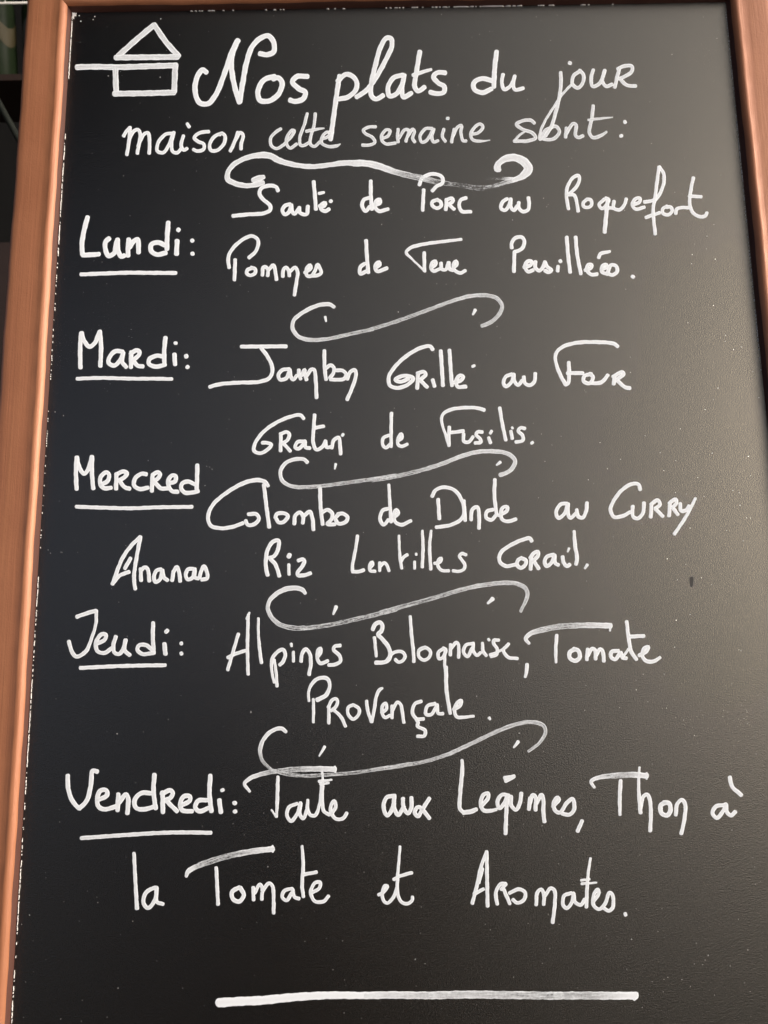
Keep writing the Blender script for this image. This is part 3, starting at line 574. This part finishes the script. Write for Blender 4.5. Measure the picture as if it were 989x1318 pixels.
# the shop behind the board: a pale wall beside an open bar front, dark inside
YW = 0.95
M_plaster = plain('pale_plaster', (.62, .50, .43), .85)
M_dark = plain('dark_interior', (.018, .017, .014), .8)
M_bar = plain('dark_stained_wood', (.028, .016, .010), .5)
M_steel = plain('brushed_steel', (.018, .021, .017), .7, .0, .1)
M_wire = plain('white_enamel_wire', (.72, .72, .66), .4)
M_green = plain('dark_green_glass', (.011, .018, .008), .4, 0, .06)
M_yellow = plain('yellow_paper', (.035, .027, .005), .7)
M_paper = plain('grey_paper', (.055, .058, .05), .8)
M_card = plain('white_card', (.25, .25, .22), .7)
M_canvas = plain('dark_canvas', (.022, .020, .020), .9)
jamb = on_wall(960, 10, YW).x
v, f = box((jamb + 1.5, YW + .12, 1.6), (3.0, .24, 3.2))
mesh('shop_wall', v, f, M_plaster, label='pale plaster wall beyond the board and its right-hand upright', category='wall')
shop = empty('bar_front', (jamb - 1.6, YW, 0), label='dark open bar front behind the board, dim inside', category='bar')
top = on_wall(0, 312, YW + .05).z
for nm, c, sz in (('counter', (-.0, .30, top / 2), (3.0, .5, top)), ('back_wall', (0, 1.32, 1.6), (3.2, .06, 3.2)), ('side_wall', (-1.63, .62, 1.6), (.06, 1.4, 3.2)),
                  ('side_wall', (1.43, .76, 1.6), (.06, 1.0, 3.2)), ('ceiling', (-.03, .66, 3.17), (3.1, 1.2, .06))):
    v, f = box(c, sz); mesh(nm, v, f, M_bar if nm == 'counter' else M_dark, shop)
YS = YW + .30                             # the rack stands on the counter
def at(x, y, dy=0):
    return on_wall(x, y, YS + dy)
rack = empty('wire_rack', at(-40, 118), label='white wire rack holding bottles at the left of the frame', category='rack')
ro = rack.location.copy()
def rod(a, b, rad, m=M_wire, nm='wire'):
    v, f = tube(Vector(a) - ro, Vector(b) - ro, rad); return mesh(nm, v, f, m, rack, smooth=True)
zr = at(20, 3.5, -.05).z + .02; x0, x1 = at(-260, 4).x, at(140, 4).x
rod((x0, YS - .05, zr - .02), (x1, YS - .05, zr - .02), .0021)
for k in range(9):
    xx = x0 + (x1 - x0) * (k + .3) / 9
    rod((xx, YS - .047, zr - .02), (xx, YS - .047, zr + .10), .0011)
rod((x0, YS - .05, zr + .10), (x1, YS - .05, zr + .10), .0021)
zs = at(10, 116).z
v, f = box(((x0 + x1) / 2 - ro.x, .03, zs - .006 - ro.z), (x1 - x0, .20, .012)); mesh('shelf_board', v, f, M_bar, rack)
a, b = at(-22, 95, -.06), at(34, 197, -.06)
v, f = tube(a - ro, b - ro, .0065); mesh('strut', v, f, M_steel, rack, smooth=True)
for xx in (x0, x1): rod((xx, YS + .12, top), (xx, YS + .12, zr + .12), .006, M_steel, 'post')
prof = [(.0, 0), (.035, 0), (.0375, .004), (.0375, .17), (.034, .195), (.020, .225), (.0145, .245), (.0140, .29), (.0155, .292), (.0155, .300), (.012, .302), (.0, .302)]
labels = ['dark green bottle with a yellow label on the wire rack', 'dark green bottle with a torn grey label beside the frame upright']
for k, (px, lab) in enumerate(((-6, labels[0]), (46, labels[1]))):
    p = at(px, 110, .0); bo = empty('bottle', (p.x, YS + .02 + .02 * k, zs), label=lab, category='bottle')
    v, f = lathe(prof, 36); mesh('glass', v, f, M_green, bo, smooth=True)
    v, f = lathe([(.0378, .10), (.0381, .101), (.0381, .138), (.0378, .139)], 36)
    v = [(x, y, z + .012 * math.sin(3 * math.atan2(y, x) + k)) for x, y, z in v]
    mesh('label', v, f, M_yellow if k == 0 else M_paper, bo, smooth=True)
p = at(2, 274, -.1); cz = top
card = empty('folded_card', (p.x - .01, YS - .14, top), label='white folded card standing on the bar counter', category='card')
hh = max(.02, at(2, 254, -.14).z - top)
v = [(-.03, -.012, 0), (.022, -.012, 0), (-.004, 0, hh), (-.03, 0, hh), (-.03, .012, 0), (.022, .012, 0)]
mesh('card_face', v, [(0, 1, 2, 3), (4, 3, 2, 5)], M_card, card)

# unseen added awning darkening the reflection, ending just short of the board's right side
aw = empty('added_awning', (AW_X1 - 1.6, YW, 2.75), label='unseen dark canvas awning added overhead to darken the panel reflection', category='awning')
w2, dep, drop = 1.6, AW_DEP, .42
n = 16; V, F = [], []
for i in range(n + 1):
    t = i / n
    for k, x in enumerate(np.linspace(-w2, w2, 25)):
        sag = -.02 * math.sin(math.pi * t) * (1 + .3 * math.cos(k * 1.05))
        V.append((x, -dep * t, -drop * t + sag))
for i in range(n):
    for k in range(24): F.append((i * 25 + k, i * 25 + k + 1, (i + 1) * 25 + k + 1, (i + 1) * 25 + k))
o = mesh('canopy', V, F, M_canvas, aw, smooth=True); md = o.modifiers.new('thick', 'SOLIDIFY'); md.thickness = .002
V, F = [], []
for k in range(97):
    x = -w2 + 2 * w2 * k / 96; V += [(x, -dep - .003, -drop), (x, -dep - .006, -drop - .13 - .05 * abs(math.sin(k * math.pi / 6)))]
    if k: F.append((2 * k - 2, 2 * k, 2 * k + 1, 2 * k - 1))
o = mesh('valance', V, F, M_canvas, aw); md = o.modifiers.new('thick', 'SOLIDIFY'); md.thickness = .002
for x in (-w2 + .06, w2 - .06):
    v, f = tube((x, -.02, -.75), (x, -dep + .02, -drop - .03), .014); mesh('arm', v, f, M_steel, aw, smooth=True)
v, f = tube((-w2, -dep, -drop), (w2, -dep, -drop), .016); mesh('front_bar', v, f, M_steel, aw, smooth=True)

# ------------------------------------------------------------------ the person kneeling behind the camera, seen only as a dark reflection
M_coat = plain('black_coat', (.010, .010, .011), .85)
M_skin = plain('skin', (.42, .24, .17), .55)
M_hair = plain('dark_hair', (.012, .009, .007), .6)
PX, PY = CAM_POS.x - .07, CAM_POS.y - .38
person = empty('person', (PX, PY, 0), label='person in a black coat kneeling on the pavement facing the menu board', category='person')
J, E_ = {}, []
def jt(n, p, r, link=None):
    J[n] = (len(J), p, r)
    if link: E_.append((J[link][0], J[n][0]))
jt('pelvis', (0, -.10, .25), .15); jt('waist', (0, -.03, .40), .135, 'pelvis'); jt('chest', (0, .05, .54), .150, 'waist'); jt('collar', (0, .10, .64), .115, 'chest')
jt('neck', (0, .13, .70), .055, 'collar'); jt('jaw', (0, .165, .755), .062, 'neck'); jt('head', (0, .165, .82), .085, 'jaw'); jt('crown', (0, .155, .875), .070, 'head')
for s_, t in ((-1, 'l'), (1, 'r')):
    jt('shoulder' + t, (s_ * .17, .08, .62), .075, 'collar'); jt('elbow' + t, (s_ * .23, .10, .39), .050, 'shoulder' + t); jt('wrist' + t, (s_ * .14, .27, .245), .030, 'elbow' + t)
    jt('palm' + t, (s_ * .120, .325, .225), .026, 'wrist' + t)
    for k in range(4):
        fx = s_ * (.120 + (k - 1.5) * .021); fl = (.060, .072, .076, .066)[k if s_ > 0 else 3 - k]
        jt('f%d%s' % (k, t), (fx, .352, .222), .0095, 'palm' + t); jt('g%d%s' % (k, t), (fx, .352 + fl * .55, .208), .0085, 'f%d%s' % (k, t)); jt('h%d%s' % (k, t), (fx, .352 + fl, .188), .0075, 'g%d%s' % (k, t))
    jt('thumb' + t, (s_ * .085, .315, .222), .011, 'palm' + t); jt('tip' + t, (s_ * .066, .345, .210), .009, 'thumb' + t)
    jt('hip' + t, (s_ * .10, -.06, .22), .105, 'pelvis'); jt('knee' + t, (s_ * .16, .36, .115), .070, 'hip' + t); jt('shin' + t, (s_ * .15, .10, .065), .058, 'knee' + t)
    jt('ankle' + t, (s_ * .12, -.14, .045), .036, 'shin' + t); jt('toe' + t, (s_ * .10, -.30, .035), .032, 'ankle' + t)
me = bpy.data.meshes.new('skeleton'); me.from_pydata([q[1] for q in J.values()], E_, []); me.update()
tmp = bpy.data.objects.new('skeleton', me); col.objects.link(tmp)
tmp.modifiers.new('skin', 'SKIN')
for k, (i_, p_, r_) in enumerate(J.values()):
    sv = me.skin_vertices[0].data[k]; sv.radius = (r_, r_ * (.78 if k < 4 else 1)); sv.use_root = (k == 0)
sb = tmp.modifiers.new('smooth', 'SUBSURF'); sb.levels = 2
dg = bpy.context.evaluated_depsgraph_get(); bm_ = bpy.data.meshes.new_from_object(tmp.evaluated_get(dg))
bpy.data.objects.remove(tmp)
bm_.materials.clear(); bm_.materials.append(M_coat); bm_.materials.append(M_skin)
for p in bm_.polygons:
    c = p.center; p.use_smooth = True
    p.material_index = 1 if (c.z > .715 or (c.y > .285 and c.z > .17 and abs(c.x) < .175 and c.z < .262 and c.y > .30)) else 0
bo = bpy.data.objects.new('body', bm_); put(bo, person)
hv, hf = lathe([(.001, .102), (.04, .096), (.072, .074), (.090, .040), (.094, .0), (.088, -.05), (.070, -.08)], 28)
hv = [(x, y * 1.12 - .022 if y < .05 else y * .86 - .012, z) for x, y, z in hv]
mesh('hair', [(x, y + .152, z + .832) for x, y, z in hv], [q for q in hf if not (hv[q[0]][1] > .045 and hv[q[0]][2] < .055)], M_hair, person, smooth=True)
fv, ff = lathe([(.001, .012), (.007, .006), (.010, -.002), (.006, -.010), (.001, -.013)], 10)
mesh('nose', [(x, y + .250, z + .800) for x, y, z in fv], ff, M_skin, person, smooth=True)
for s_ in (-1, 1):
    mesh('ear', [(x * .6 + s_ * .084, y * 1.3 + .160, z * 2.2 + .805) for x, y, z in fv], ff, M_skin, person, smooth=True)
    mesh('eye', [(x * .7 + s_ * .033, y * .5 + .240, z * .5 + .826) for x, y, z in fv], ff, M_hair, person, smooth=True)
mesh('mouth', [(x * 2.2, y * .5 + .226, z * .35 + .763) for x, y, z in fv], ff, plain('lips', (.30, .10, .09), .5), person, smooth=True)
